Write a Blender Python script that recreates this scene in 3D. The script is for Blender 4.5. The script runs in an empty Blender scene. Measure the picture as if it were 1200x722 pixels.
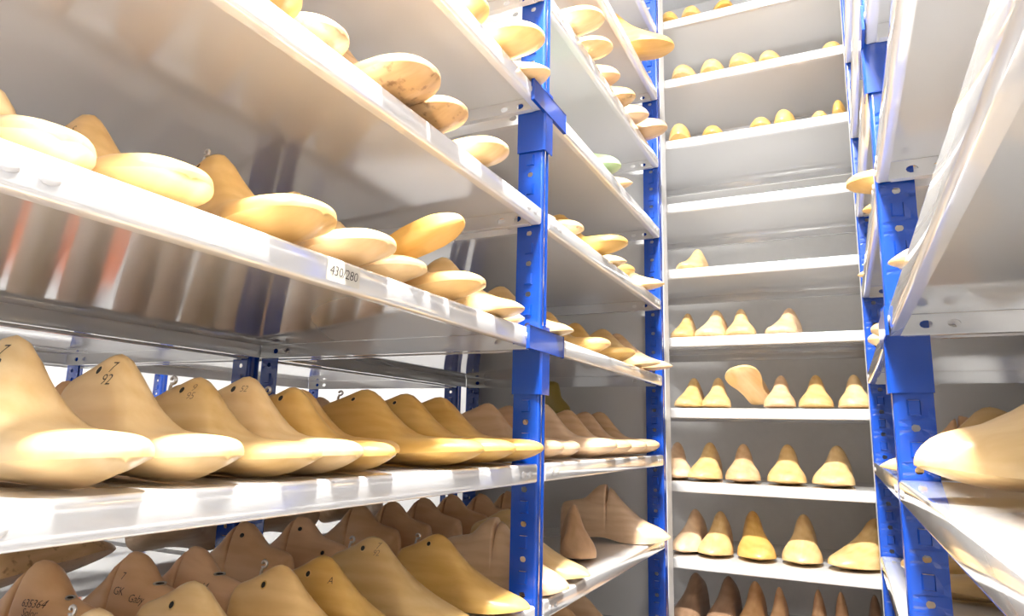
import bpy, bmesh, math, random
from mathutils import Vector, Matrix
from mathutils.geometry import tessellate_polygon
from mathutils.bvhtree import BVHTree

# ---------------------------------------------------------------- camera, world, light, exposure
S = 0.5          # metres per layout unit (one layout unit = half a metre)
H = 1.25         # height of the lens above the floor
scene = bpy.context.scene
COL = scene.collection


def P(x, y, z):
    return Vector((x * S, y * S, z * S + H))


cam_data = bpy.data.cameras.new('camera')
cam = bpy.data.objects.new('camera', cam_data)
COL.objects.link(cam)
scene.camera = cam
cam_data.sensor_width = 36.0
cam_data.lens = 36.0 * 793.6 / 1200.0
cam_data.clip_start = 0.02
yaw, pitch, roll = (math.radians(a) for a in (26.03, 10.5, 1.37))
fw = Vector((-math.sin(yaw) * math.cos(pitch), math.cos(yaw) * math.cos(pitch), math.sin(pitch)))
rt0 = Vector((math.cos(yaw), math.sin(yaw), 0))
up0 = rt0.cross(fw)
rt = math.cos(roll) * rt0 + math.sin(roll) * up0
up = -math.sin(roll) * rt0 + math.cos(roll) * up0
cam.matrix_world = Matrix(((rt.x, up.x, -fw.x, 0), (rt.y, up.y, -fw.y, 0), (rt.z, up.z, -fw.z, H), (0, 0, 0, 1)))

world = bpy.data.worlds.new('world')
scene.world = world
world.use_nodes = True
bg = world.node_tree.nodes['Background']
bg.inputs[0].default_value = (0.96, 0.98, 1.0, 1)
bg.inputs[1].default_value = 0.56

scene.view_settings.view_transform = 'Standard'
scene.view_settings.look = 'None'
scene.view_settings.gamma = 1.0
scene.view_settings.use_curve_mapping = False
scene.view_settings.exposure = 0.15


# ---------------------------------------------------------------- materials
def new_mat(name):
    m = bpy.data.materials.new(name)
    m.use_nodes = True
    nt = m.node_tree
    return m, nt, nt.nodes['Principled BSDF']


def plain(name, col, rough=0.4, metal=0.0, coat=0.0, emit=None, bump=0.0, bscale=60.0, var=0.04, ior=1.5):
    m, nt, b = new_mat(name)
    b.inputs['Base Color'].default_value = (*col, 1)
    b.inputs['Roughness'].default_value = rough
    b.inputs['Metallic'].default_value = metal
    b.inputs['Coat Weight'].default_value = coat
    b.inputs['Coat Roughness'].default_value = 0.06
    b.inputs['IOR'].default_value = ior
    tc = nt.nodes.new('ShaderNodeTexCoord')
    nz = nt.nodes.new('ShaderNodeTexNoise')
    nz.inputs['Scale'].default_value = bscale
    nz.inputs['Detail'].default_value = 3
    nt.links.new(tc.outputs['Object'], nz.inputs['Vector'])
    mr = nt.nodes.new('ShaderNodeMapRange')
    mr.inputs['To Min'].default_value = 1 - var
    mr.inputs['To Max'].default_value = 1 + var
    nt.links.new(nz.outputs['Fac'], mr.inputs['Value'])
    mx = nt.nodes.new('ShaderNodeVectorMath')
    mx.operation = 'SCALE'
    mx.inputs[0].default_value = col
    nt.links.new(mr.outputs['Result'], mx.inputs['Scale'])
    nt.links.new(mx.outputs['Vector'], b.inputs['Base Color'])
    if bump:
        bp = nt.nodes.new('ShaderNodeBump')
        bp.inputs['Strength'].default_value = bump
        bp.inputs['Distance'].default_value = 0.002
        nt.links.new(nz.outputs['Fac'], bp.inputs['Height'])
        nt.links.new(bp.outputs['Normal'], b.inputs['Normal'])
    if emit:
        b.inputs['Emission Color'].default_value = (*emit[0], 1)
        b.inputs['Emission Strength'].default_value = emit[1]
    return m


def wood(name, dark, light, rough=0.38, coat=0.25, grain=1.0, speck=0.0):
    m, nt, b = new_mat(name)
    N = nt.nodes.new
    L = nt.links.new
    tc = N('ShaderNodeTexCoord')
    oi = N('ShaderNodeObjectInfo')
    off = N('ShaderNodeVectorMath'); off.operation = 'SCALE'
    off.inputs[0].default_value = (3.1, 2.3, 1.7)
    L(oi.outputs['Random'], off.inputs['Scale'])
    add = N('ShaderNodeVectorMath'); add.operation = 'ADD'
    L(tc.outputs['Object'], add.inputs[0]); L(off.outputs['Vector'], add.inputs[1])
    mp = N('ShaderNodeMapping')
    mp.inputs['Scale'].default_value = (1.3, 9, 7)
    mp.inputs['Rotation'].default_value = (0.3, 0.25, 0.1)
    L(add.outputs['Vector'], mp.inputs['Vector'])
    n1 = N('ShaderNodeTexNoise'); n1.inputs['Scale'].default_value = 3.0; n1.inputs['Detail'].default_value = 2
    n1.inputs['Distortion'].default_value = 1.2
    L(mp.outputs['Vector'], n1.inputs['Vector'])
    wv = N('ShaderNodeTexWave'); wv.inputs['Scale'].default_value = 2.2
    wv.inputs['Distortion'].default_value = 4.0; wv.inputs['Detail'].default_value = 2
    wv.bands_direction = 'Z'
    L(mp.outputs['Vector'], wv.inputs['Vector'])
    fine = N('ShaderNodeTexNoise'); fine.inputs['Scale'].default_value = 26; fine.inputs['Detail'].default_value = 2
    L(mp.outputs['Vector'], fine.inputs['Vector'])
    a = N('ShaderNodeMath'); a.operation = 'MULTIPLY_ADD'
    L(wv.outputs['Fac'], a.inputs[0]); a.inputs[1].default_value = 0.13 * grain
    L(n1.outputs['Fac'], a.inputs[2])
    a2 = N('ShaderNodeMath'); a2.operation = 'MULTIPLY_ADD'
    L(fine.outputs['Fac'], a2.inputs[0]); a2.inputs[1].default_value = 0.22 * grain
    L(a.outputs[0], a2.inputs[2])
    rmp = N('ShaderNodeValToRGB')
    rmp.color_ramp.elements[0].position = 0.35
    rmp.color_ramp.elements[0].color = (*dark, 1)
    rmp.color_ramp.elements[1].position = 0.95
    rmp.color_ramp.elements[1].color = (*light, 1)
    L(a2.outputs[0], rmp.inputs['Fac'])
    hs = N('ShaderNodeHueSaturation')
    mr = N('ShaderNodeMapRange'); mr.inputs['To Min'].default_value = 0.88; mr.inputs['To Max'].default_value = 1.1
    L(oi.outputs['Random'], mr.inputs['Value'])
    L(mr.outputs['Result'], hs.inputs['Value'])
    mr2 = N('ShaderNodeMapRange'); mr2.inputs['To Min'].default_value = 1.06; mr2.inputs['To Max'].default_value = 0.92
    L(oi.outputs['Random'], mr2.inputs['Value'])
    L(mr2.outputs['Result'], hs.inputs['Saturation'])
    L(rmp.outputs['Color'], hs.inputs['Color'])
    L(hs.outputs['Color'], b.inputs['Base Color'])
    if speck:
        sp = N('ShaderNodeTexNoise'); sp.inputs['Scale'].default_value = 70; sp.inputs['Detail'].default_value = 3
        L(add.outputs['Vector'], sp.inputs['Vector'])
        r2 = N('ShaderNodeValToRGB')
        r2.color_ramp.elements[0].position = 0.3; r2.color_ramp.elements[0].color = (0.5, 0.42, 0.35, 1)
        r2.color_ramp.elements[1].position = 0.42; r2.color_ramp.elements[1].color = (1, 1, 1, 1)
        L(sp.outputs['Fac'], r2.inputs['Fac'])
        mm = N('ShaderNodeMix'); mm.data_type = 'RGBA'; mm.blend_type = 'MULTIPLY'
        mm.inputs[0].default_value = speck
        L(hs.outputs['Color'], mm.inputs[6]); L(r2.outputs['Color'], mm.inputs[7])
        L(mm.outputs[2], b.inputs['Base Color'])
    b.inputs['Roughness'].default_value = rough
    b.inputs['Coat Weight'].default_value = coat
    b.inputs['Coat Roughness'].default_value = 0.25
    return m


M = {
    'white': plain('white_painted_steel', (0.82, 0.81, 0.80), 0.09, 0.0, 1.0, bump=0.02, bscale=2.6, var=0.015, ior=2.8),
    'panel': plain('white_panel', (0.72, 0.71, 0.69), 0.5, bscale=3.0, var=0.02),
    'blue': plain('blue_painted_steel', (0.004, 0.056, 0.37), 0.25, 0.0, 0.5, bscale=20, var=0.06),
    'dark': plain('hole_shade', (0.02, 0.018, 0.016), 0.7),  # shade inside holes and slots, put into the colour
    'ink': plain('ink', (0.05, 0.035, 0.03), 0.6),
    'pencil': plain('pencil', (0.25, 0.15, 0.08), 0.6),
    'paper': plain('paper', (0.62, 0.58, 0.50), 0.75),
    'zinc': plain('zinc_wire', (0.65, 0.63, 0.6), 0.3, 1.0),
    'wall': plain('white_plaster', (0.80, 0.79, 0.77), 0.85, bump=0.1, bscale=40),
    'floor': plain('grey_floor', (0.30, 0.27, 0.25), 0.5, bscale=8, var=0.08),
    'ceil': plain('white_ceiling', (0.85, 0.85, 0.85), 0.9),
    'orange': plain('orange_plastic', (0.95, 0.20, 0.04), 0.4),
    'lamp': plain('lamp_diffuser', (0.9, 0.9, 0.9), 0.5, emit=((1, 0.98, 0.95), 4.0)),
    'pale': wood('pale_maple', (0.70, 0.43, 0.16), (0.86, 0.61, 0.30)),
    'honey': wood('honey_beech', (0.67, 0.365, 0.085), (0.84, 0.53, 0.18)),
    'rose': wood('rosy_beech', (0.66, 0.40, 0.20), (0.84, 0.58, 0.35)),
    'brown': wood('brown_beech', (0.68, 0.37, 0.165), (0.85, 0.53, 0.28), rough=0.42, coat=0.15, grain=0.7),
    'cork': wood('speckled_wood', (0.50, 0.28, 0.10), (0.74, 0.48, 0.24), speck=0.9),
    'darkwood': wood('dark_brown_wood', (0.28, 0.16, 0.09), (0.42, 0.26, 0.16), coat=0.1, grain=0.6),
    'green': plain('green_paint', (0.42, 0.58, 0.30), 0.4, bscale=12, var=0.1),
    'olive': plain('olive_plastic', (0.33, 0.25, 0.045), 0.35, bscale=10, var=0.1),
}


# ---------------------------------------------------------------- helpers
def link_mesh(name, me, parent=None, loc=None, rot=None):
    o = bpy.data.objects.new(name, me)
    COL.objects.link(o)
    if parent is not None:
        o.parent = parent
    if loc is not None:
        o.location = loc
    if rot is not None:
        o.rotation_euler = rot
    return o


def mesh_from(name, verts, faces, mat, smooth=False):
    me = bpy.data.meshes.new(name)
    me.from_pydata([tuple(v) for v in verts], [], faces)
    me.materials.append(mat)
    if smooth:
        for p in me.polygons:
            p.use_smooth = True
    me.update()
    return me


def box_mesh(name, a, b, mat, bevel=0.0):
    bm = bmesh.new()
    bmesh.ops.create_cube(bm, size=1)
    a, b = Vector(a), Vector(b)
    for v in bm.verts:
        v.co = Vector(((a[i] + b[i]) / 2 + v.co[i] * (b[i] - a[i]) for i in range(3)))
    if bevel:
        bmesh.ops.bevel(bm, geom=bm.edges[:], offset=bevel, segments=2, affect='EDGES', profile=0.7)
    bmesh.ops.recalc_face_normals(bm, faces=bm.faces[:])
    me = bpy.data.meshes.new(name)
    bm.to_mesh(me); bm.free()
    me.materials.append(mat)
    return me


def box(name, a, b, mat, parent=None, bevel=0.0):
    """box between two corners given in layout units; world placed"""
    return link_mesh(name, box_mesh(name, P(*a), P(*b), mat, bevel), parent)


def thing(name, label, cat, group=None):
    o = bpy.data.objects.new(name, None)
    COL.objects.link(o)
    o['label'] = label
    o['category'] = cat
    if group:
        o['group'] = group
    return o


def structure(o):
    o['kind'] = 'structure'
    return o


def sheet(name, path, th, a0, a1, axis, mat, parent, smooth=True):
    """bent sheet metal: a polyline profile with thickness th, extruded along axis ('y','x' or 'z') from a0 to a1.
    the profile is given in the two remaining axes, layout units"""
    n = len(path)
    offs = []
    for i in range(n):
        p0 = Vector(path[max(i - 1, 0)]); p1 = Vector(path[i]); p2 = Vector(path[min(i + 1, n - 1)])
        d1 = (p1 - p0).normalized() if (p1 - p0).length > 1e-9 else (p2 - p1).normalized()
        d2 = (p2 - p1).normalized() if (p2 - p1).length > 1e-9 else d1
        nrm = Vector((-(d1.y + d2.y), d1.x + d2.x))
        nrm.normalize()
        k = max(0.5, nrm.dot(Vector((-d1.y, d1.x))))
        offs.append(p1 + nrm * th / k)
    ring = [Vector(p) for p in path] + offs[::-1]
    m = len(ring)
    verts = []
    for a in (a0, a1):
        for r in ring:
            if axis == 'y':
                verts.append(P(r.x, a, r.y))
            elif axis == 'x':
                verts.append(P(a, r.x, r.y))
            else:
                verts.append(P(r.x, r.y, a))
    faces = [(i, (i + 1) % m, m + (i + 1) % m, m + i) for i in range(m)]
    for i in range(n - 1):
        faces.append((i, i + 1, 2 * n - 2 - i, 2 * n - 1 - i))
        faces.append((m + i, m + 2 * n - 1 - i, m + 2 * n - 2 - i, m + i + 1))
    bm = bmesh.new()
    vs = [bm.verts.new(v) for v in verts]
    for f in faces:
        try:
            bm.faces.new([vs[i] for i in f])
        except ValueError:
            pass
    bmesh.ops.recalc_face_normals(bm, faces=bm.faces[:])
    for f in bm.faces:
        f.smooth = smooth
    for e in bm.edges:
        if len(e.link_faces) == 2 and e.calc_face_angle(0) > math.radians(40):
            e.smooth = False
    me = bpy.data.meshes.new(name)
    bm.to_mesh(me); bm.free()
    me.materials.append(mat)
    return link_mesh(name, me, parent)


def plate(name, outer, holes, bumps, th, frame, mat, parent, bump_h=0.006):
    """punched plate. outer / holes: 2D loops; bumps: 2D rectangles pressed out of the sheet; frame(u,v,w) -> world"""
    loops = [outer] + holes + bumps
    flat = [p for l in loops for p in l]
    tris = tessellate_polygon([[Vector((p[0], p[1], 0)) for p in l] for l in loops])
    verts = [frame(p[0], p[1], 0) for p in flat] + [frame(p[0], p[1], th) for p in flat]
    n = len(flat)
    faces = [tuple(t) for t in tris] + [tuple(i + n for i in reversed(t)) for t in tris]
    base = 0
    for k, l in enumerate(loops):
        c = len(l)
        if k <= len(holes):
            for i in range(c):
                j = (i + 1) % c
                faces.append((base + i, base + j, base + j + n, base + i + n))
        else:
            cx = sum(p[0] for p in l) / c; cy = sum(p[1] for p in l) / c
            for w, o0 in ((0, 0), (th, n)):
                b0 = len(verts)
                for p in l:
                    verts.append(frame(cx + (p[0] - cx) * 0.72, cy + (p[1] - cy) * 0.78, w - bump_h))
                for i in range(c):
                    j = (i + 1) % c
                    faces.append((base + i + o0, base + j + o0, b0 + j, b0 + i))
                faces.append(tuple(range(b0, b0 + c)))
        base += c
    bm = bmesh.new()
    vs = [bm.verts.new(v) for v in verts]
    for f in faces:
        try:
            bm.faces.new([vs[i] for i in f])
        except ValueError:
            pass
    bmesh.ops.recalc_face_normals(bm, faces=bm.faces[:])
    me = bpy.data.meshes.new(name)
    bm.to_mesh(me); bm.free()
    me.materials.append(mat)
    return link_mesh(name, me, parent)


def circle2(cx, cy, r, n=12, sx=1.0):
    return [(cx + r * sx * math.cos(2 * math.pi * i / n), cy + r * math.sin(2 * math.pi * i / n)) for i in range(n)]


def arc(cx, cy, r, a0, a1, n=4):
    return [(cx + r * math.cos(math.radians(a0 + (a1 - a0) * i / n)), cy + r * math.sin(math.radians(a0 + (a1 - a0) * i / n))) for i in range(n + 1)]


# ---------------------------------------------------------------- room
FLOOR, CEIL = -2.5, 3.9
structure(box('floor', (-7.6, -5.0, FLOOR - 0.2), (1.8, 5.9, FLOOR), M['floor']))
structure(box('ceiling', (-7.6, -4.2, CEIL), (1.8, 5.9, CEIL + 0.2), M['ceil']))
structure(box('wall_back', (-7.6, 5.72, FLOOR), (1.8, 5.9, CEIL), M['wall']))
structure(box('wall_left', (-7.6, -5.0, FLOOR), (-7.4, 5.72, CEIL), M['wall']))
structure(box('wall_right', (1.62, -5.0, FLOOR), (1.8, 5.72, CEIL), M['wall']))


def ceiling_lamp(x, y0, y1, power, label, z=CEIL, width=0.22):
    t = thing('ceiling_lamp', label, 'lamp')
    box('lamp_housing', (x - width * 0.6, y0 - .05, z - 0.13), (x + width * 0.6, y1 + .05, z), M['white'], t, 0.01)
    box('lamp_diffuser', (x - width / 2, y0, z - 0.16), (x + width / 2, y1, z - 0.131), M['lamp'], t)
    ld = bpy.data.lights.new('lamp_light', 'AREA')
    ld.shape = 'RECTANGLE'
    ld.size = width * S
    ld.size_y = (y1 - y0) * S
    ld.energy = power
    ld.color = (1.0, 0.985, 0.95)
    lo = bpy.data.objects.new('lamp_light', ld)
    COL.objects.link(lo)
    lo.parent = t
    lo.location = P(x, (y0 + y1) / 2, z - 0.165)


ceiling_lamp(-0.43, 0.75, 1.05, 215, 'square white ceiling lamp over the narrow aisle just ahead of the viewer', width=0.5)
ceiling_lamp(-0.43, -3.6, -2.0, 80, 'unseen ceiling lamp added as fill over the near end of the narrow aisle')  # fill light added behind the camera to brighten the shelf fronts
ceiling_lamp(-4.7, 0.0, 4.0, 90, 'long white ceiling lamp over the bright aisle behind the left rack', width=0.5)

# ---------------------------------------------------------------- racks
LIP = 0.067
LEV = (2.77, 2.29, 1.81, 1.33, 0.858, 0.378, -0.105, -0.585, -1.065, -1.545, -2.1)


def shelf_profile(x0, x1, z):
    """front at x1, rear at x0 (x0 < x1), top at z"""
    r = 0.010
    zb = z - LIP
    fl = 0.033
    pts = [(x1 - fl, zb)]
    pts += arc(x1 - r, zb + r, r, -90, 0, 3)
    pts += arc(x1 - r, z - r, r, 0, 90, 4)
    pts += arc(x0 + r, z - r, r, 90, 180, 4)
    pts += arc(x0 + r, zb + r, r, 180, 270, 3)
    pts += [(x0 + fl, zb)]
    return pts


rivet_me = None


def shelf(parent, x0, x1, y0, y1, z, along='y', rivets=None, holes=True):
    s = sheet('shelf', shelf_profile(x0, x1, z), 0.005, y0, y1, along, M['white'], parent)
    ax = (lambda u, a, v: P(u, a, v)) if along == 'y' else (lambda u, a, v: P(a, u, v))
    for ye, d in ((y0, 1), (y1, -1)):
        hs = []
        if holes:
            for xc in (x0 + 0.10, x0 + 0.17, x1 - 0.10, x1 - 0.17):
                hs.append(circle2(xc, z - 0.036, 0.012, 10, 1.4))
        plate('end_lip', [(x0 + .012, z - LIP), (x1 - .012, z - LIP), (x1 - .012, z - .006), (x0 + .012, z - .006)], hs, [], 0.005 * d,
              lambda u, v, w, ye=ye: ax(u, ye + w, v), M['white'], s)
        sheet('end_flange', [(ye + 0.004 * d, z - LIP + 0.0005), (ye + 0.03 * d, z - LIP + 0.0005)], 0.004, x0 + 0.04, x1 - 0.04,
              'x' if along == 'y' else 'y', M['white'], s)
    if rivets:
        xf, sg = rivets
        for yr in (y0 + 0.06, y0 + 0.115, y1 - 0.115, y1 - 0.06):
            rivet(s, xf, yr, z - 0.034, sg)
    return s


def rivet(parent, xf, yr, z, sg):
    """oval pressed dimple standing a little proud of the lip"""
    global rivet_me
    if rivet_me is None:
        vs = []; fs = []
        n = 12
        for k, (rr, hh) in enumerate(((1.0, 0.0), (0.85, 0.6), (0.55, 1.0))):
            for i in range(n):
                a = 2 * math.pi * i / n
                vs.append((hh * 0.0016, 0.0085 * rr * math.cos(a), 0.0062 * rr * math.sin(a)))
        for k in range(2):
            for i in range(n):
                fs.append((k * n + i, k * n + (i + 1) % n, (k + 1) * n + (i + 1) % n, (k + 1) * n + i))
        fs.append(tuple(range(2 * n, 3 * n)))
        rivet_me = mesh_from('rivet', vs, fs, M['white'], True)
    o = link_mesh('rivet', rivet_me, parent, P(xf, yr, z))
    if sg < 0:
        o.rotation_euler = (0, 0, math.pi)
    return o


def post(parent, xc, yc, sx, sy, z0=FLOOR, z1=3.6, detail=True):
    """angle upright: punched wide leg from the corner along x, plain narrow leg along y"""
    wl, fl = 0.105, 0.062
    r = 0.008
    prof = [(xc + sx * 0.016, yc)]
    prof += [(xc + sx * r * (1 - math.sin(math.radians(a))), yc + sy * r * (1 - math.cos(math.radians(a)))) for a in (0, 30, 60, 90)]
    prof += [(xc, yc + sy * 0.026), (xc + sx * 0.004, yc + sy * 0.031), (xc + sx * 0.004, yc + sy * 0.036), (xc, yc + sy * 0.041)]
    prof += [(xc, yc + sy * (fl - r))]
    prof += [(xc + sx * r * (1 - math.cos(math.radians(a))), yc + sy * (fl - r + r * math.sin(math.radians(a)))) for a in (30, 60, 90)]
    prof += [(xc + sx * 0.02, yc + sy * fl)]
    p = sheet('upright_post', prof, 0.004 * (-1 if sx * sy > 0 else 1), z0, z1, 'z', M['blue'], parent)
    punched(p, xc, yc, sx, sy, wl, z0, z1)
    return p


punch_me = {}


def punched(parent, xc, yc, sx, sy, wl, z0, z1):
    """punched wide leg: a cell every 0.12 units with a bored hole and a pressed locking tab"""
    key = (sx, sy)
    if key not in punch_me:
        bm = bmesh.new()
        u0, u1, pz = 0.012, wl, 0.12
        V = lambda u, v, w=0.0: bm.verts.new(Vector((sx * u, sy * w, v)) * S)
        zc = z0
        while zc < z1 - 0.001:
            ze, zm = min(zc + pz, z1), min(zc + 0.045, z1)
            bd = [(u0 + (u1 - u0) * i / 3, zc) for i in range(3)] + [(u1, zc + (zm - zc) * i / 3) for i in range(3)] + \
                 [(u1 - (u1 - u0) * i / 3, zm) for i in range(3)] + [(u0, zm - (zm - zc) * i / 3) for i in range(3)]
            cx, cz = 0.054, (zc + zm) / 2
            o = [V(*q) for q in bd]
            c = []
            for q in bd:
                a = math.atan2(q[1] - cz, q[0] - cx)
                c.append(V(cx + 0.0115 * math.cos(a), cz + 0.0115 * math.sin(a)))
            for i in range(12):
                bm.faces.new((o[i], o[(i + 1) % 12], c[(i + 1) % 12], c[i]))
            if ze - zm > 0.07:
                ou = [(u0, zm), (u1, zm), (u1, ze), (u0, ze)]
                r1 = [(.036, zm + .014), (.070, zm + .014), (.070, zm + .058), (.036, zm + .058)]
                r2 = [(.041, zm + .018), (.066, zm + .018), (.066, zm + .057), (.041, zm + .057)]
                A = [V(*q) for q in ou]; B = [V(*q) for q in r1]; C = [V(q[0], q[1], -.008) for q in r2]
                for i in range(4):
                    j = (i + 1) % 4
                    bm.faces.new((A[i], A[j], B[j], B[i]))
                    if i != 2:
                        bm.faces.new((B[i], B[j], C[j], C[i]))
                bm.faces.new(C)
            zc += pz
        bmesh.ops.remove_doubles(bm, verts=bm.verts[:], dist=0.00005)
        bmesh.ops.recalc_face_normals(bm, faces=bm.faces[:])
        me = bpy.data.meshes.new('punched_flange')
        bm.to_mesh(me); bm.free()
        me.materials.append(M['blue'])
        punch_me[key] = me
    o = link_mesh('punched_flange', punch_me[key], parent, P(xc, yc, 0))
    md = o.modifiers.new('sheet', 'SOLIDIFY'); md.thickness = 0.0018; md.offset = 0
    return o


def splice(parent, xc, yc, sx, ztop, xf):
    """collar joining two post lengths with a plate over the two shelf ends"""
    s = box('splice_bracket', (xf - sx * 0.012, yc - 0.125, ztop - LIP - 0.012), (xf - sx * 0.002, yc + 0.205, ztop + 0.005), M['blue'], parent, 0.001)
    t = 0.006
    z0, z1 = ztop - 0.235, ztop + 0.02
    prof = [(xc + sx * 0.108, yc - t), (xc - sx * 0.002, yc - t), (xc - sx * t, yc - 0.002), (xc - sx * t, yc + 0.066)]
    sheet('sleeve', prof, 0.005 * (-1 if sx < 0 else 1), z0, z1, 'z', M['blue'], s)
    return s


def corner_post_pair(parent, xf, xr, yc, sxf):
    post(parent, xf, yc, sxf, 1)
    post(parent, xr, yc, -sxf, 1)


BAYS = ((0.42, 2.284), (2.362, 4.19))
# left rack
left = thing('shelving_rack', 'white steel shelving rack with blue posts along the left of the aisle', 'shelving')
XL, XLR = -1.0, -2.40
for b, (ya, yb) in enumerate(BAYS):
    for z in LEV:
        s = shelf(left, XLR, XL, ya, yb, z, 'y', rivets=(XL + 0.0005, 1))
        if b == 0 and z == 0.378:
            tag_shelf = s
for yc in (0.355, 2.294, 4.2):
    corner_post_pair(left, XL, XLR, yc, -1)
for z in (0.378, 1.33):
    splice(left, XL, 2.294, -1, z, XL)
pn = box('end_panel', (XLR, 4.285, FLOOR), (XL - 0.01, 4.30, 3.6), M['panel'], left)
box('panel_edge', (XL - 0.012, 4.278, FLOOR), (XL + 0.0, 4.40, 3.6), M['panel'], pn)

# right rack
right = thing('shelving_rack', 'white steel shelving rack with blue posts along the right of the aisle', 'shelving')
XR, XRR = 0.132, 1.53
for b, (ya, yb) in enumerate(BAYS):
    for z in LEV:
        shelf(right, XR, XRR, ya, yb, z, 'y', rivets=(XR - 0.0005, -1))
for yc in (0.355, 2.294, 4.2):
    corner_post_pair(right, XR, XRR, yc, 1)
for z in (0.378, 1.33):
    splice(right, XR, 2.294, 1, z, XR)
pn = box('end_panel', (XR + 0.01, 4.285, FLOOR), (XRR, 4.30, 3.6), M['panel'], right)
box('panel_edge', (XR, 4.278, FLOOR), (XR + 0.012, 4.40, 3.6), M['panel'], pn)

# back rack, facing the camera
back = thing('shelving_rack', 'white steel shelving rack standing across the far end of the aisle', 'shelving')
DB = 4.63
ZB = [3.08 - 0.4808 * k for k in range(12)]
for z in ZB:
    shelf(back, DB, DB + 1.0, -1.45, 0.55, z, 'x')
for xc, sx in ((-1.53, 1), (0.63, -1)):
    post(back, xc, DB + 0.02, sx, 1, detail=False)
    post(back, xc, DB + 0.98, sx, -1, detail=False)

# rack standing back to back with the left one, and the rack across the bright aisle
rear = thing('shelving_rack', 'white steel shelving rack standing behind the left rack, back to back with it', 'shelving')
for ya, yb in BAYS:
    for z in LEV[3:9]:
        shelf(rear, -3.85, -2.47, ya, yb, z, 'y')
for yc in (0.355, 2.294, 4.2):
    post(rear, -2.47, yc, -1, 1)
    post(rear, -3.85, yc, 1, 1)
third = thing('shelving_rack', 'white steel shelving rack across the bright aisle glimpsed behind the left racks', 'shelving')
for ya, yb in BAYS:
    for z in (0.6, 0.1, -0.585, -1.3):
        shelf(third, -6.9, -5.6, ya, yb, z, 'y', holes=False)
for yc in (0.355, 2.294, 4.2):
    post(third, -5.6, yc, -1, 1)
    post(third, -6.9, yc, 1, 1, detail=False)


def crate(x, y, z, label, w=0.5, d=0.42, h=0.3):
    t = thing('storage_crate', label, 'crate', 'orange crates behind the left racks')
    t.location = P(x, y, z)
    bm = bmesh.new()
    bmesh.ops.create_cube(bm, size=1)
    for v in bm.verts:
        k = 1.0 if v.co.z > 0 else 0.9
        v.co = Vector((v.co.x * d * S * k, v.co.y * w * S * k, (v.co.z + 0.5) * h * S))
    topf = [f for f in bm.faces if f.normal.z > 0.9]
    r = bmesh.ops.inset_region(bm, faces=topf, thickness=0.012)
    bmesh.ops.translate(bm, verts=topf[0].verts[:], vec=(0, 0, -h * S * 0.9))
    me = bpy.data.meshes.new('crate_tub'); bm.to_mesh(me); bm.free()
    me.materials.append(M['orange'])
    link_mesh('crate_tub', me, t)
    link_mesh('crate_rim', box_mesh('crate_rim', (d * S * .5, -w * S * .5, h * S * .86), (d * S * .5 + .012, w * S * .5, h * S), M['orange'], 0.002), t)
    return t


for i, (y, lab) in enumerate(((1.05, 'orange plastic crate glimpsed behind the left rack, the nearest of three'),
                              (2.7, 'orange plastic crate glimpsed behind the left rack, the middle of three'),
                              (3.5, 'orange plastic crate glimpsed behind the left rack, the farthest of three'))):
    crate(-5.95, y, -0.585, lab)


# ---------------------------------------------------------------- writing
def text_mesh(body, size, shear=0.0):
    cu = bpy.data.curves.new('writing', 'FONT')
    cu.body = body
    cu.size = size
    cu.shear = shear
    cu.align_x = 'CENTER'
    cu.align_y = 'CENTER'
    cu.space_character = 0.92
    cu.space_line = 0.8
    cu.resolution_u = 2
    cu.offset = -size * 0.010
    o = bpy.data.objects.new('writing', cu)
    COL.objects.link(o)
    bpy.context.view_layer.update()
    dg = bpy.context.evaluated_depsgraph_get()
    me = bpy.data.meshes.new_from_object(o.evaluated_get(dg))
    bpy.data.objects.remove(o)
    bpy.data.curves.remove(cu)
    return me


def paper_tag(parent, y0, y1, z0, z1, txt, x):
    a = P(x + 0.0008, y0, z0); b = P(x + 0.0008, y1, z1)
    bm = bmesh.new()
    bm.faces.new([bm.verts.new((a.x, q, w)) for q, w in ((a.y, a.z), (b.y, a.z), (b.y, b.z), (a.y, b.z))])
    if txt:
        tm = text_mesh(txt, (b.z - a.z) * 0.68, 0.15)
        for p in tm.polygons:
            vs = [tm.vertices[i].co for i in p.vertices]
            f = bm.faces.new([bm.verts.new((a.x + 0.0004, (a.y + b.y) / 2 + v.x, (a.z + b.z) / 2 + v.y)) for v in vs])
            f.material_index = 1
    me = bpy.data.meshes.new('paper_label')
    bm.to_mesh(me); bm.free()
    me.materials.append(M['paper']); me.materials.append(M['ink'])
    o = link_mesh('paper_label', me, parent)
    return o


tg = paper_tag(tag_shelf, 1.118, 1.232, 0.322, 0.369, '430/280', XL)
tg['label'] = 'small paper label with handwritten 430/280'


# ---------------------------------------------------------------- shoe lasts
def interp(pts, t):
    if t <= pts[0][0]:
        return pts[0][1]
    for i in range(len(pts) - 1):
        x0, y0 = pts[i]; x1, y1 = pts[i + 1]
        if t <= x1:
            h = x1 - x0
            def slope(k):
                if k <= 0 or k >= len(pts) - 1:
                    k2 = min(max(k, 0), len(pts) - 1)
                    a, b = (0, 1) if k2 == 0 else (len(pts) - 2, len(pts) - 1)
                    return (pts[b][1] - pts[a][1]) / (pts[b][0] - pts[a][0])
                s0 = (pts[k][1] - pts[k - 1][1]) / (pts[k][0] - pts[k - 1][0])
                s1 = (pts[k + 1][1] - pts[k][1]) / (pts[k + 1][0] - pts[k][0])
                if s0 * s1 <= 0:
                    return 0.0
                return 2 * s0 * s1 / (s0 + s1)
            m0, m1 = slope(i), slope(i + 1)
            u = (t - x0) / h
            return (y0 * (1 + 2 * u) * (1 - u) ** 2 + m0 * h * u * (1 - u) ** 2 + y1 * u * u * (3 - 2 * u) + m1 * h * u * u * (u - 1))
    return pts[-1][1]


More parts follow.
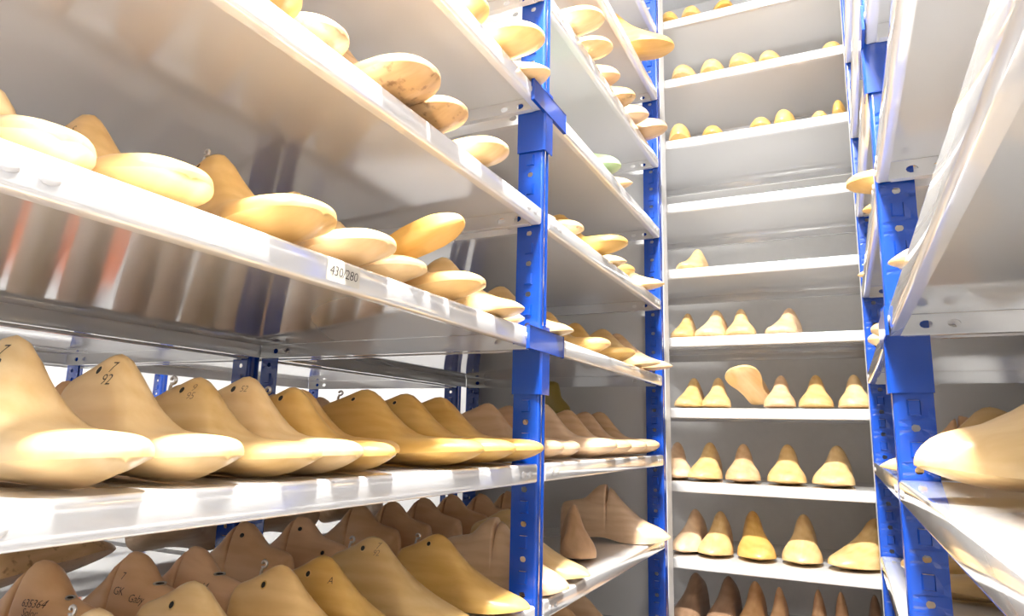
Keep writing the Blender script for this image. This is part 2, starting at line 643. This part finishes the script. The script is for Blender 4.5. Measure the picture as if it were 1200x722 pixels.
KIND = {
    # thick round block toe
    'block': dict(top=[(0, .30), (.03, .36), (.12, .40), (.22, .44), (.28, .465), (.33, .468), (.38, .44), (.46, .345), (.53, .26), (.59, .207), (.66, .184), (.8, .174), (.92, .167), (1, .160)],
                  bot=[(0, .02), (.1, .012), (.35, .02), (.5, .05), (.62, .074), (.75, .086), (.88, .094), (1, .102)],
                  keel=[(0, .012), (.1, 0), (.4, .012), (.6, 0), (.74, .002), (.87, .026), (.95, .056), (1, .088)],
                  w=[(0, .115), (.15, .120), (.35, .118), (.5, .142), (.66, .182), (.8, .187), (1, .17)], toe=(.74, 2.3), cone=.048, bulge=1.02, fore=.86),
    # slim toe, long smooth instep
    'slim': dict(top=[(0, .27), (.03, .335), (.12, .375), (.2, .415), (.27, .455), (.33, .468), (.38, .45), (.48, .355), (.6, .245), (.72, .17), (.84, .125), (.94, .098), (1, .07)],
                 bot=[(0, .015), (.1, .006), (.4, .024), (.64, .02), (.78, .024), (.9, .034), (1, .048)],
                 keel=[(0, .012), (.1, 0), (.4, .02), (.64, 0), (.78, .004), (.9, .02), (1, .044)],
                 w=[(0, .11), (.15, .114), (.35, .105), (.5, .125), (.68, .172), (.8, .168), (1, .13)], toe=(.72, 2.0), cone=.046, bulge=1.12, fore=.72),
    # hinged last with a cut in front of the heel block
    'hinged': dict(top=[(0, .24), (.03, .30), (.12, .325), (.22, .345), (.29, .40), (.345, .455), (.39, .475), (.434, .478), (.449, .33), (.464, .452), (.55, .36), (.65, .265), (.76, .185), (.88, .14), (1, .09)],
                   bot=[(0, .012), (.1, 0), (.4, .03), (.64, 0), (.78, .004), (.9, .02), (1, .05)],
                   w=[(0, .115), (.15, .125), (.35, .118), (.5, .135), (.68, .172), (.8, .166), (1, .14)], toe=(.74, 2.1), cone=.072, bulge=1.12, fore=.74, flank=.6),
    # low last with a deep rounded toe
    'dome': dict(top=[(0, .20), (.1, .25), (.3, .29), (.5, .28), (.75, .27), (.9, .245), (.97, .20), (1, .14)],
                 bot=[(0, .015), (.1, .008), (.4, .02), (.62, .03), (.75, .036), (.88, .05), (1, .08)],
                 keel=[(0, .012), (.1, 0), (.4, .012), (.62, 0), (.75, .004), (.88, .022), (1, .07)],
                 w=[(0, .125), (.15, .132), (.35, .13), (.5, .15), (.68, .18), (.8, .18), (1, .16)], toe=(.70, 2.1), cone=.06, bulge=1.0, fore=.62),
    # wide clog last seen from the front
    'clog': dict(top=[(0, .29), (.03, .36), (.12, .41), (.22, .46), (.29, .485), (.34, .472), (.45, .375), (.56, .285), (.66, .22), (.76, .175), (.88, .15), (.97, .125), (1, .10)],
                 bot=[(0, .015), (.1, .008), (.4, .02), (.62, .03), (.75, .036), (.88, .046), (1, .062)],
                 keel=[(0, .012), (.1, 0), (.4, .012), (.62, 0), (.75, .004), (.88, .022), (1, .056)],
                 w=[(0, .125), (.15, .132), (.35, .13), (.5, .165), (.68, .212), (.8, .208), (1, .17)], toe=(.70, 2.15), cone=.058, bulge=1.04, fore=.70, flank=.62),
}
NSEC = 8
mesh_cache = {}


def last_geom(kind, wide=1.0, side=1):
    k = KIND[kind]
    ts = sorted(set([round((1 - math.cos(math.pi * i / 34)) / 2, 5) for i in range(35)] + ([.425, .432, .4375, .441, .445, .4485, .452, .4555, .46, .466] if kind == 'hinged' else [])))
    t1, pw = k['toe']
    ts = [t for t in ts if 0.0005 < t < t1 + 0.02]
    ts = [0.0008] + ts + [t1 + (1 - t1) * math.sin(math.radians(a)) ** (2 / pw) for a in (14, 24, 33, 42, 50, 58, 66, 73, 79, 84, 87.5, 89.6)]
    ts = sorted(ts)
    verts, rings = [], []
    for t in ts:
        w = interp(k['w'], t) * wide
        if t < 0.12:
            w *= math.sqrt(max(0.0, 1 - ((0.12 - t) / 0.12) ** 2))
        if t > t1:
            w *= max(0.0, 1 - ((t - t1) / (1 - t1)) ** pw) ** (1 / pw)
        zt, zb = interp(k['top'], t), interp(k['bot'], t)
        if t > 0.90:
            q = (t - 0.90) / 0.10
            zt = zb + (zt - zb) * (0.22 + 0.78 * math.sqrt(max(0.0, 1 - q * q)))
        hgt = zt - zb
        cy = side * (0.045 * (t - 0.55) * abs(t - 0.55) * 2 if t > 0.55 else 0.0)
        f = min(1, max(0, (t - 0.36) / 0.30)); f = f * f * (3 - 2 * f)
        cone = min(k['cone'] * wide, w * 0.8)
        p2 = cone * 1.25 * (1 - f) + w * k['fore'] * f
        b1 = 1.02 * (1 - f) + k['bulge'] * f
        a1 = k.get('flank', 0.45) * (1 - f) + 0.62 * f
        half = []
        for i in range(NSEC + 1):
            u = i / NSEC
            c0, c1, c2, c3 = (1 - u) ** 3, 3 * u * (1 - u) ** 2, 3 * u * u * (1 - u), u ** 3
            half.append((c0 * w + c1 * w * b1 + c2 * p2, c0 * zb + c1 * (zb + a1 * hgt) + c2 * zt + c3 * zt))
        zk = interp(k['keel'], t) if 'keel' in k else zb - 0.004 * (w / 0.18)
        sole = [(w * q, zk + (zb - zk) * abs(q) ** 1.2) for q in (-.8, -.5, 0, .5, .8)]
        ring = [(y, z) for y, z in half] + [(-y, z) for y, z in half[-2::-1]] + sole
        rings.append(len(verts))
        verts += [Vector((t, y + cy, z)) for y, z in ring]
    n = 2 * NSEC + 6
    faces = []
    for a, b in zip(rings[:-1], rings[1:]):
        for i in range(n):
            j = (i + 1) % n
            faces.append((a + i, b + i, b + j, a + j))
    faces.append(tuple(rings[0] + i for i in range(n)))
    faces.append(tuple(rings[-1] + i for i in reversed(range(n))))
    feather = set()
    for a, b in zip(rings[:-1], rings[1:]):
        feather.add((a, b)); feather.add((a + 2 * NSEC, b + 2 * NSEC))
    return verts, faces, feather


def last_mesh(kind, mat, size, wide=1.0, side=1):
    key = (kind, mat, round(size, 2), round(wide, 2), side)
    if key in mesh_cache:
        return mesh_cache[key]
    verts, faces, feather = last_geom(kind, wide, side)
    bm = bmesh.new()
    vs = [bm.verts.new(v * size * S) for v in verts]
    for f in faces:
        fc = bm.faces.new([vs[i] for i in f]); fc.smooth = True
    bmesh.ops.recalc_face_normals(bm, faces=bm.faces[:])
    bm.edges.ensure_lookup_table()
    idx = {v: i for i, v in enumerate(vs)}
    for e in bm.edges:
        a, b = idx[e.verts[0]], idx[e.verts[1]]
        if (a, b) in feather or (b, a) in feather:
            e.smooth = False
    me = bpy.data.meshes.new('shoe_last')
    bm.to_mesh(me)
    bvh = BVHTree.FromBMesh(bm)
    bm.free()
    me.materials.append(M[mat])
    mesh_cache[key] = (me, bvh)
    return mesh_cache[key]


def ring_hole(o, bvh, size, t, z, side, r=0.0045):
    """bored hole: a flat dark disc painted as its shade, with a lip, set on the flank of the last"""
    hit = bvh.ray_cast(Vector((t * size * S, side * 0.3, z * size * S)), Vector((0, -side, 0)))
    if hit[0] is None:
        return
    p, nrm = hit[0], hit[1]
    q = nrm.to_track_quat('Z', 'Y').to_matrix()
    vs, fs = [], []
    n = 12
    for rr, hh in ((1.25, 0.0001), (1.05, 0.0007), (0.85, 0.0001), (0.8, -0.003)):
        for i in range(n):
            a = 2 * math.pi * i / n
            vs.append(p + q @ Vector((r * rr * math.cos(a), r * rr * math.sin(a), hh)))
    for k in range(2):
        for i in range(n):
            fs.append((k * n + i, k * n + (i + 1) % n, (k + 1) * n + (i + 1) % n, (k + 1) * n + i))
    b = len(vs)
    vs += [p + q @ Vector((r * .87 * math.cos(2 * math.pi * i / n), r * .87 * math.sin(2 * math.pi * i / n), 0.0004)) for i in range(n)]
    fs.append(tuple(range(b, b + n)))
    me = mesh_from('bore_hole', vs[:3 * n] + vs[b:], fs[:2 * n] + [tuple(range(3 * n, 4 * n))], o.data.materials[0], False)
    me.materials.append(M['dark'])
    me.polygons[-1].material_index = 1  # flat dark disc painted for the shade in the bore
    h = link_mesh('bore_hole', me, o)
    h['label'] = 'round hole, its shade a dark disc'


def tube(name, pts, r, mat, parent, n=8):
    cu = bpy.data.curves.new(name, 'CURVE')
    cu.dimensions = '3D'
    cu.bevel_depth = r
    cu.bevel_resolution = 2
    cu.use_fill_caps = True
    sp = cu.splines.new('POLY')
    sp.points.add(len(pts) - 1)
    for i, p in enumerate(pts):
        sp.points[i].co = (*p, 1)
    o = bpy.data.objects.new(name, cu)
    COL.objects.link(o)
    bpy.context.view_layer.update()
    me = bpy.data.meshes.new_from_object(o.evaluated_get(bpy.context.evaluated_depsgraph_get()))
    bpy.data.objects.remove(o)
    for p in me.polygons:
        p.use_smooth = True
    me.materials.clear()
    me.materials.append(mat)
    return link_mesh(name, me, parent)


def slot_plate(o, bvh, size, t):
    """oval metal bush let into the top of the heel block"""
    hit = bvh.ray_cast(Vector((t * size * S, 0, 1)), Vector((0, 0, -1)))
    p, nrm = hit[0], hit[1]
    q = nrm.to_track_quat('Z', 'X').to_matrix()
    vs, n = [], 14
    for rr, hh in ((1.0, -0.0005), (1.0, 0.0010), (0.72, 0.0010), (0.66, 0.0003)):
        for i in range(n):
            a = 2 * math.pi * i / n
            vs.append(p + q @ Vector((0.0042 * rr * math.cos(a), 0.0085 * rr * math.sin(a), hh)))
    fs = [(k * n + i, k * n + (i + 1) % n, (k + 1) * n + (i + 1) % n, (k + 1) * n + i) for k in range(3) for i in range(n)]
    fs.append(tuple(range(3 * n, 4 * n)))
    me = mesh_from('slot_plate', vs, fs, M['zinc'])
    me.materials.append(M['dark'])
    me.polygons[-1].material_index = 1
    link_mesh('slot_plate', me, o)['label'] = 'oval metal bush with a dark slot'


def wire_hook(o, bvh, size, t=0.1, lean=0.0):
    hit = bvh.ray_cast(Vector((t * size * S, 0, 1)), Vector((0, 0, -1)))
    p = hit[0]
    h = 0.013
    pts = [p + Vector((0, 0.0, -0.004)), p + Vector((0.002, 0, h * .5)), p + Vector((0.004, 0, h * .75))]
    for i in range(9):
        a = math.radians(-130 + i * 38)
        pts.append(p + Vector((0.005 + 0.0042 * math.cos(a), 0.0012 * (i / 9), h + 0.0042 * math.sin(a))))
    k = tube('wire_hook', pts, 0.0019, M['zinc'], o)
    k['label'] = 'bent metal wire hook'


def marking(o, bvh, size, txt, t, z, h, side, mat='ink', tilt=0.0, shear=0.1):
    tm = text_mesh(txt, h, shear)
    bm = bmesh.new(); bm.from_mesh(tm)
    bmesh.ops.subdivide_edges(bm, edges=[e for e in bm.edges if e.calc_length() > h * .25], cuts=1)
    rot = Matrix.Rotation(math.radians(tilt), 3, 'Z')
    ok = True
    for v in bm.verts:
        c = rot @ v.co
        x = t * size * S + (c.x if side < 0 else -c.x)
        hit = bvh.ray_cast(Vector((x, side * 0.3, z * size * S + c.y)), Vector((0, -side, 0)))
        if hit[0] is None:
            ok = False
            break
        v.co = hit[0] + hit[1] * 0.0004
    if ok:
        me = bpy.data.meshes.new('ink_marking'); bm.to_mesh(me)
        me.materials.clear(); me.materials.append(M[mat])
        for p in me.polygons:
            p.material_index = 0
        k = link_mesh('ink_marking', me, o)
        k['label'] = 'handwritten mark'
    bm.free()


rng = random.Random(4)


def last(x, y, ztop, head, size, kind, mat, label, group, wide=1.0, side=None, pitch=0.0, rl=0.0, dz=0.0, zs=1.0, hole=None, hook=None, slot=None, marks=()):
    """x,y: where the toe tip stands (layout units); head: compass of the toe, 0 = +x; ztop: height of the shelf"""
    side = side if side is not None else rng.choice((-1, 1))
    size = round(size, 2)
    me, bvh = last_mesh(kind, mat, size, wide, side)
    o = link_mesh('shoe_last', me)
    c, s = math.cos(math.radians(head)), math.sin(math.radians(head))
    cp = math.cos(math.radians(pitch))
    o.rotation_euler = (math.radians(rl), math.radians(-pitch), math.radians(head))
    o.location = P(x - size * cp * c, y - size * cp * s, ztop + 0.0022 * size / 0.5 + dz)
    if zs != 1.0:
        o.scale = (1, 1, zs)
    o['label'] = label; o['category'] = 'shoe last'; o['group'] = group
    if hole:
        for (t, z, sd) in hole:
            ring_hole(o, bvh, size, t, z, sd)
    if slot:
        slot_plate(o, bvh, size, slot)
    if hook is not None:
        wire_hook(o, bvh, size, hook)
    for mk in marks:
        marking(o, bvh, size, *mk)
    return o


ORD = ['first', 'second', 'third', 'fourth', 'fifth', 'sixth', 'seventh', 'eighth', 'ninth', 'tenth', 'eleventh', 'twelfth', 'thirteenth', 'fourteenth', 'fifteenth', 'sixteenth', 'seventeenth']
LOOK = {'pale': 'pale', 'honey': 'honey', 'rose': 'rosy', 'brown': 'brown', 'cork': 'speckled', 'darkwood': 'dark brown', 'green': 'green', 'olive': 'olive'}


def row(ztop, where, group, items, head=0.0):
    """a row of shoe lasts, listed left to right as seen from the aisle"""
    n = len(items)
    for i, it in enumerate(items):
        x, y, dh, size, kind, mat = it[:6]
        kw = dict(it[6]) if len(it) > 6 else {}
        extra = kw.pop('say', '')
        if n == 1:
            place = 'alone on'
        elif i == 0:
            place = 'leftmost on'
        elif i == n - 1:
            place = 'rightmost on'
        else:
            place = ORD[i] + ' from left on'
        lab = f"{LOOK[mat]} wooden shoe last{extra}, {place} {where}"
        if len(lab.split()) > 16:
            lab = lab.replace(' wooden', '')
        last(x, y, ztop, head + dh, size, kind, mat, lab, group, **kw)


N1 = lambda **k: k
HS = [(.27, .40, -1)]
# ---- left rack, near bay
row(1.33, 'upper left shelf', 'lasts on the topmost near shelf', [
    (-.975, 1.76, 0, .50, 'block', 'honey'), (-.875, 1.98, 0, .54, 'block', 'honey'), (-.925, 2.18, -2, .50, 'slim', 'pale')])
row(0.858, 'shelf above the paper label', 'lasts on shelf above the paper label', [
    (-.99, .93, 0, .50, 'block', 'honey'), (-1.0, 1.10, 0, .50, 'block', 'cork', N1()),
    (-1.06, 1.22, 0, .46, 'slim', 'honey'), (-.90, 1.36, -3, .56, 'block', 'cork', N1(wide=1.05)),
    (-.925, 1.56, -2, .50, 'block', 'cork'), (-.935, 1.85, -3, .52, 'block', 'pale')])
row(0.378, 'shelf with the paper label', 'lasts on shelf with the paper label', [
    (-1.05, .56, -10, .48, 'block', 'pale'), (-1.02, .765, -6, .56, 'block', 'honey', N1(hole=HS, marks=[('S', .36, .37, .012, -1, 'ink')])),
    (-.93, 1.03, -4, .55, 'block', 'honey', N1(hole=HS, hook=.22)), (-.93, 1.25, -4, .50, 'block', 'pale'),
    (-.98, 1.45, -3, .46, 'block', 'pale'),
    (-.90, 1.49, 3, .48, 'block', 'honey', N1(say=' on its side', pitch=20, dz=0.02, rl=-70, wide=.55)),
    (-.925, 1.70, -3, .50, 'block', 'honey', N1(hole=HS)), (-.92, 1.98, -3, .50, 'slim', 'pale'), (-1.0, 2.14, -2, .46, 'slim', 'pale', N1(wide=.85))])
row(-0.105, 'shelf below the paper label', 'lasts on shelf below the paper label', [
    (-.96, .685, 1, .49, 'block', 'pale', N1(say=' and largest', marks=[('7\n92', .345, .385, .014, -1, 'ink')], wide=1.1, zs=1.1)),
    (-.98, .89, 2, .475, 'block', 'pale', N1(hole=HS, marks=[('7\n92', .345, .385, .014, -1, 'ink')], wide=1.08, zs=1.1)),
    (-.97, 1.08, 2, .48, 'block', 'pale', N1(hole=HS, hook=.12, zs=.94, marks=[('9\n95', .34, .39, .012, -1, 'pencil')])),
    (-.97, 1.22, 2, .48, 'block', 'pale', N1(hole=HS, marks=[('52', .34, .40, .011, -1, 'pencil')], wide=.95, zs=1.0)),
    (-.97, 1.36, 2, .46, 'block', 'honey', N1(hole=HS, hook=.1, wide=.95, zs=.97)),
    (-1.10, 1.56, 2, .50, 'block', 'honey', N1(say=' set back', zs=.93)),
    (-.95, 1.75, 0, .60, 'block', 'honey', N1(hole=HS, hook=.12, wide=1.0, zs=.82)),
    (-.95, 1.97, 0, .60, 'block', 'honey', N1(hole=HS, hook=.1, zs=.82, wide=.95)), (-.94, 2.175, 0, .60, 'block', 'honey', N1(wide=.88, zs=.82))])
last(-2.05, 1.08, -0.105, 180, .44, 'hinged', 'brown', 'brown shoe last peeping between the two largest pale lasts below the paper label', 'lasts on the shelf below the paper label')
row(-.105, 'the hidden second row below the paper label', 'the hidden second row below the paper label', [
    (-1.60 + rng.uniform(-.04, .04), y, rng.uniform(-6, 6), .48, 'clog', m, N1(wide=.9)) for y, m in ((.62, 'rose'), (.84, 'rose'), (1.30, 'rose'), (1.52, 'honey'), (1.74, 'rose'), (1.96, 'brown'), (2.16, 'rose'))])
row(.378, 'the hidden second row above the paper label', 'the hidden second row above the paper label', [
    (-1.60 + rng.uniform(-.04, .04), y, rng.uniform(-6, 6), .48, 'clog', m, N1(wide=.9)) for y, m in ((.58, 'brown'), (.80, 'rose'), (1.02, 'rose'), (1.25, 'brown'), (1.48, 'rose'), (1.70, 'rose'), (1.93, 'brown'), (2.14, 'rose'))])

row(-0.585, "lowest left shelf's front row", 'front row of the lowest near shelf', [
    (-1.0, .94, 3, .49, 'slim', 'pale', N1(hook=.14)), (-1.0, 1.17, 3, .51, 'slim', 'pale', N1(hole=[(.26, .37, -1)])),
    (-1.0, 1.42, 1, .50, 'slim', 'honey', N1(hole=[(.26, .37, -1)], hook=.18, wide=.95)),
    (-1.0, 1.585, 1, .50, 'slim', 'honey', N1(hole=[(.26, .37, -1)], marks=[('18', .14, .30, .010, -1, 'ink'), ('A', .42, .35, .012, -1, 'ink')])),
    (-1.0, 1.84, 0, .54, 'slim', 'pale', N1(hole=[(.28, .40, -1)], hook=.14, marks=[('7\n92', .38, .40, .012, -1, 'pencil')])),
    (-.955, 2.13, 0, .52, 'slim', 'honey', N1(hole=[(.28, .40, -1)], hook=.14, zs=.95))])
BH = [(.14, .26, 1), (.36, .40, 1)]
row(-0.585, "lowest left shelf's back row", 'back row of the lowest near shelf', [
    (-2.0, .88, 178, .52, 'hinged', 'brown', N1(say=' half out of frame')),
    (-2.08, 1.07, 180, .53, 'hinged', 'brown', N1(slot=.2, marks=[('635364\nSolor', .31, .30, .012, 1, 'ink')])),
    (-2.05, 1.31, 178, .51, 'hinged', 'brown', N1(slot=.2, marks=[('7', .375, .37, .013, 1, 'ink'), ('GK', .375, .30, .014, 1, 'ink'), ('Gaby', .245, .275, .013, 1, 'ink')])),
    (-2.03, 1.485, 180, .49, 'hinged', 'brown', N1(slot=.2, marks=[('635364\nSolor', .27, .26, .013, 1, 'ink')])),
    (-2.25, 1.84, 182, .53, 'hinged', 'brown', N1(hole=BH, say=' with two bored holes')),
    (-2.20, 2.07, 182, .53, 'hinged', 'brown', N1(hole=BH)),
    ])
# ---- left rack, far bay
row(2.29, "far left bay's top shelf", 'lasts high on the far left bay', [
    (-.80, 3.80, 12, .58, 'clog', 'honey', N1(pitch=-6, dz=.07))])
row(1.81, "far left bay's second shelf from top", 'lasts on the far left bay second shelf', [
    (-.87, 2.64, -3, .52, 'block', 'pale'), (-.905, 2.88, 0, .50, 'block', 'pale'), (-.945, 3.14, 0, .50, 'clog', 'brown', N1(wide=.85, zs=1.2)),
    (-.93, 3.40, 0, .50, 'clog', 'cork', N1(wide=.85, zs=1.2)), (-.92, 3.63, 0, .50, 'clog', 'rose', N1(wide=.85, zs=1.25)), (-.86, 3.86, 0, .52, 'clog', 'rose', N1(wide=.9, zs=1.25))])
row(1.33, "far left bay's third shelf from top", 'lasts on the far left bay third shelf', [
    (-.955, 3.18, 0, .50, 'clog', 'green', N1(wide=.95, zs=1.2)), (-.96, 3.43, 4, .50, 'slim', 'pale', N1(wide=.8))])
row(.858, "far left bay's fourth shelf from top", 'lasts on the far left bay fourth shelf', [
    (-1.03, 2.49, 0, .46, 'slim', 'rose'), (-1.0, 2.74, 0, .50, 'block', 'cork'), (-.885, 3.06, -5, .54, 'block', 'honey'),
    (-.955, 3.27, -3, .46, 'slim', 'pale'), (-1.0, 3.58, 0, .50, 'block', 'honey'), (-.90, 3.88, 0, .50, 'slim', 'pale')])
row(.378, "far left bay's fifth shelf from top", 'lasts on the far left bay fifth shelf', [
    (-.935, 2.46, 0, .48, 'slim', 'pale'), (-1.12, 2.66, 0, .48, 'slim', 'brown'), (-1.12, 2.87, 0, .48, 'slim', 'brown'), (-.985, 3.10, -3, .50, 'block', 'honey'),
    (-1.10, 3.29, 0, .48, 'slim', 'brown'), (-.97, 3.48, -2, .50, 'block', 'honey'), (-.90, 3.72, -3, .50, 'slim', 'pale'), (-.875, 3.92, -3, .50, 'slim', 'rose')])
row(-.105, "far left bay's sixth shelf from top", 'lasts on the far left bay sixth shelf', [
    (-.99, 2.50, 0, .48, 'block', 'rose'), (-.99, 2.70, 0, .48, 'block', 'rose', N1(wide=.95)), (-.96, 3.10, 0, .54, 'block', 'rose', N1(wide=1.05)),
    (-.965, 3.38, 0, .50, 'block', 'rose'), (-.96, 3.64, 0, .50, 'block', 'rose'), (-.955, 3.92, 0, .52, 'block', 'rose')])
last(-1.62, 2.66, -.105, 180, .42, 'hinged', 'brown', 'brown shoe last behind the blue post on shelf below the paper label', 'lasts on the far left bay sixth shelf')
last(-1.66, 3.78, -.105, 20, .42, 'hinged', 'olive', 'olive shoe last standing upright behind the rosy row on the far left bay', 'lasts on the far left bay sixth shelf', wide=1.2, pitch=-90, dz=.42)
row(-.585, "far left bay's seventh shelf from top", 'lasts on the far left bay lowest shelf', [
    (-.945, 2.475, 0, .54, 'hinged', 'rose', N1()), (-.955, 2.74, 0, .56, 'slim', 'pale'),
    (-1.12, 3.10, -62, .50, 'slim', 'brown', N1(say=' facing forward')), (-.90, 3.92, 4, .64, 'hinged', 'rose', N1())])
row(-.585, "far left seventh shelf's back row", 'back row of the far left bay lowest shelf', [
    (-2.28, 2.52, 180, .54, 'hinged', 'brown'), (-2.26, 2.74, 180, .54, 'hinged', 'brown'), (-2.24, 2.98, 180, .54, 'hinged', 'brown'), (-2.22, 3.22, 180, .54, 'hinged', 'brown'),
    (-2.16, 3.46, 180, .52, 'hinged', 'brown'), (-2.12, 3.72, 180, .52, 'hinged', 'brown')])
row(-1.065, "far left bay's bottom shelf", 'lasts on the bottom far left shelf', [
    (-.96, 3.32, 0, .50, 'slim', 'brown'), (-.96, 3.58, 0, .50, 'slim', 'rose')])
last(-2.22, 1.56, -.585, 105, .46, 'slim', 'cork', 'speckled shoe last lying across the brown row at lower left', 'back row of the lowest near shelf', dz=.14, rl=-30)

row(-.105, 'rear rack, mirrored under the paper label shelf', 'lasts on the rear rack middle shelf', [
    (-2.78 + rng.uniform(-.05, .05), .58 + .218 * q + (.08 if q > 7 else 0), rng.uniform(-8, 8), .50, 'clog', ('rose', 'pale', 'rose', 'brown')[q % 4], N1(wide=.95)) for q in range(16)])
row(-.585, 'rear rack beyond the brown back row', 'rosy lasts lying on the rear rack', [
    (-2.75, y, 0, .52, 'slim', 'rose', N1(rl=75, dz=.09)) for y in (2.55, 3.15, 3.75)], head=80)

# ---- back rack
def back_row(k, where, items):
    row(ZB[k], where, 'lasts on the back rack shelf ' + ORD[k], items, head=-90)


bk = lambda n: f"{n} back shelf from the top"
back_row(0, bk('first'), [(-1.03, 4.64, 0, .44, 'dome', 'honey'), (-.865, 4.64, 0, .46, 'dome', 'honey'), (-.59, 4.64, 20, .46, 'dome', 'honey', N1(zs=.8))])
back_row(1, bk('second'), [(-.93, 4.64, 0, .54, 'dome', 'pale'), (-.715, 4.64, 3, .52, 'dome', 'honey'), (-.54, 4.64, -14, .52, 'dome', 'honey'),
                           (-.335, 4.65, -6, .44, 'dome', 'honey', N1(zs=.95)), (.067, 4.68, 0, .44, 'dome', 'honey', N1(zs=.8))])
back_row(2, bk('third'), [(-.95, 4.64, 10, .52, 'dome', 'honey', N1(zs=1.15, wide=.9)), (-.74, 4.66, 0, .46, 'dome', 'honey', N1(zs=.85)), (-.41, 4.65, 0, .44, 'dome', 'honey', N1(zs=.85)), (-.255, 4.68, -3, .46, 'dome', 'honey', N1(zs=1.2, wide=.9)),
                          (-.125, 4.80, 0, .40, 'slim', 'rose', N1(wide=.75)), (-.02, 4.68, 5, .42, 'dome', 'honey', N1(wide=.8, zs=.75)), (.09, 4.66, -2, .46, 'dome', 'honey', N1(zs=1.1, wide=.55))])
back_row(4, bk('fifth'), [(-.95, 4.66, -8, .46, 'clog', 'pale')])
back_row(5, bk('sixth'), [(-1.0, 4.69, 0, .48, 'clog', 'pale', N1(wide=.85)), (-.82, 4.67, -5, .50, 'clog', 'pale'), (-.585, 4.67, 6, .50, 'clog', 'pale', N1(wide=.95)), (-.37, 4.70, -12, .48, 'clog', 'rose')])
back_row(6, bk('seventh'), [(-.965, 4.68, 0, .48, 'clog', 'pale', N1(wide=.95)), (-.77, 4.68, 4, .48, 'clog', 'pale', N1(wide=.95)),
                            (-.63, 4.70, -18, .46, 'block', 'pale', N1(pitch=24, say=' tipped back', rl=14, dz=.04, wide=1.35)),
                            (-.376, 4.67, 0, .50, 'clog', 'rose', N1(wide=.95)), (-.155, 4.67, 0, .50, 'clog', 'pale', N1(wide=.98)), (.075, 4.68, 0, .50, 'clog', 'pale', N1(wide=.95))])
back_row(7, bk('eighth'), [(-1.04, 4.70, 10, .52, 'clog', 'rose'), (-.87, 4.67, 0, .53, 'clog', 'pale', N1(wide=1.0)), (-.61, 4.67, 5, .52, 'clog', 'rose', N1(wide=1.02)),
                           (-.356, 4.67, 0, .53, 'clog', 'pale', N1(wide=1.06)), (-.105, 4.67, -8, .53, 'clog', 'pale', N1(wide=1.1))])
back_row(8, bk('ninth'), [(-1.02, 4.70, -4, .55, 'clog', 'rose', N1(wide=.88)), (-.815, 4.67, 0, .55, 'clog', 'pale', N1(wide=.95)), (-.53, 4.67, 10, .58, 'clog', 'honey', N1(wide=.97)),
                          (-.295, 4.67, -2, .58, 'clog', 'pale', N1(wide=.98)), (-.085, 4.67, -32, .60, 'clog', 'pale', N1(wide=1.08, say=' and bulkiest'))])
back_row(9, bk('tenth'), [(-1.06, 4.70, -6, .63, 'clog', 'darkwood', N1(wide=.78)), (-.82, 4.70, -4, .63, 'clog', 'darkwood', N1(wide=.8)), (-.61, 4.69, 0, .61, 'clog', 'brown', N1(wide=.8)),
                          (-.455, 4.69, 0, .60, 'slim', 'brown', N1(wide=.75)), (-.22, 4.75, 0, .60, 'slim', 'brown', N1(wide=.7, hook=.2)), (-.085, 4.75, 0, .60, 'slim', 'brown', N1(wide=.7, hook=.2)),
                          (.11, 4.75, 0, .61, 'slim', 'darkwood', N1(wide=.7))])

# ---- right rack
RG = 'lasts on the right rack'
last(.056, 2.62, .858, 180, .50, 'block', 'honey', 'pale toed shoe last sticking out past the blue post high on the right rack', RG)
last(.112, 2.86, .858, 180, .46, 'slim', 'honey', 'honey shoe last just below and behind the protruding one on the right rack', RG)
last(.112, 4.02, .858, 180, .46, 'slim', 'pale', 'small pale shoe last at the far end of the right rack above the splice collar', RG)
last(.115, 4.0, 1.33, 180, .46, 'slim', 'honey', 'honey shoe last near the top of the right rack beside the back shelves', RG)
last(.115, 2.98, .378, 180, .48, 'block', 'pale', 'pale shoe last behind the right blue post at collar height', RG)
last(.112, 3.25, .378, 180, .48, 'block', 'pale', 'second pale shoe last behind the right blue post at collar height, farther back', RG)
last(.112, 1.72, .378, 180, .48, 'slim', 'pale', 'pale toe of a shoe last peeping over the white shelf edge at right', RG)
last(.10, 2.66, -.105, 180, .48, 'slim', 'pale', 'slim pale shoe last beside the right blue post on the middle right shelf', RG)
last(.115, 1.50, -.105, 202, .66, 'clog', 'pale', 'large pale shoe last pointing into the aisle on the right shelf', RG, wide=.9, zs=1.15, dz=.015)
last(.22, 3.95, -.105, 180, .50, 'hinged', 'brown', 'brown shoe last with a hole behind the large pale one at right', RG, hole=[(.3, .38, 1)], hook=.16)
last(.19, 3.6, -.585, 180, .50, 'block', 'honey', 'upper honey shoe last low behind the right blue post', RG)
last(.20, 3.2, -.585, 180, .50, 'block', 'pale', 'lower pale shoe last low behind the right blue post', RG)
last(.25, 1.75, -.585, 180, .52, 'slim', 'rose', 'rosy shoe last under the right shelf in the lower right corner', RG)
last(.25, 2.05, -.585, 180, .52, 'hinged', 'brown', 'brown shoe last under the right shelf beside the blue post', RG)
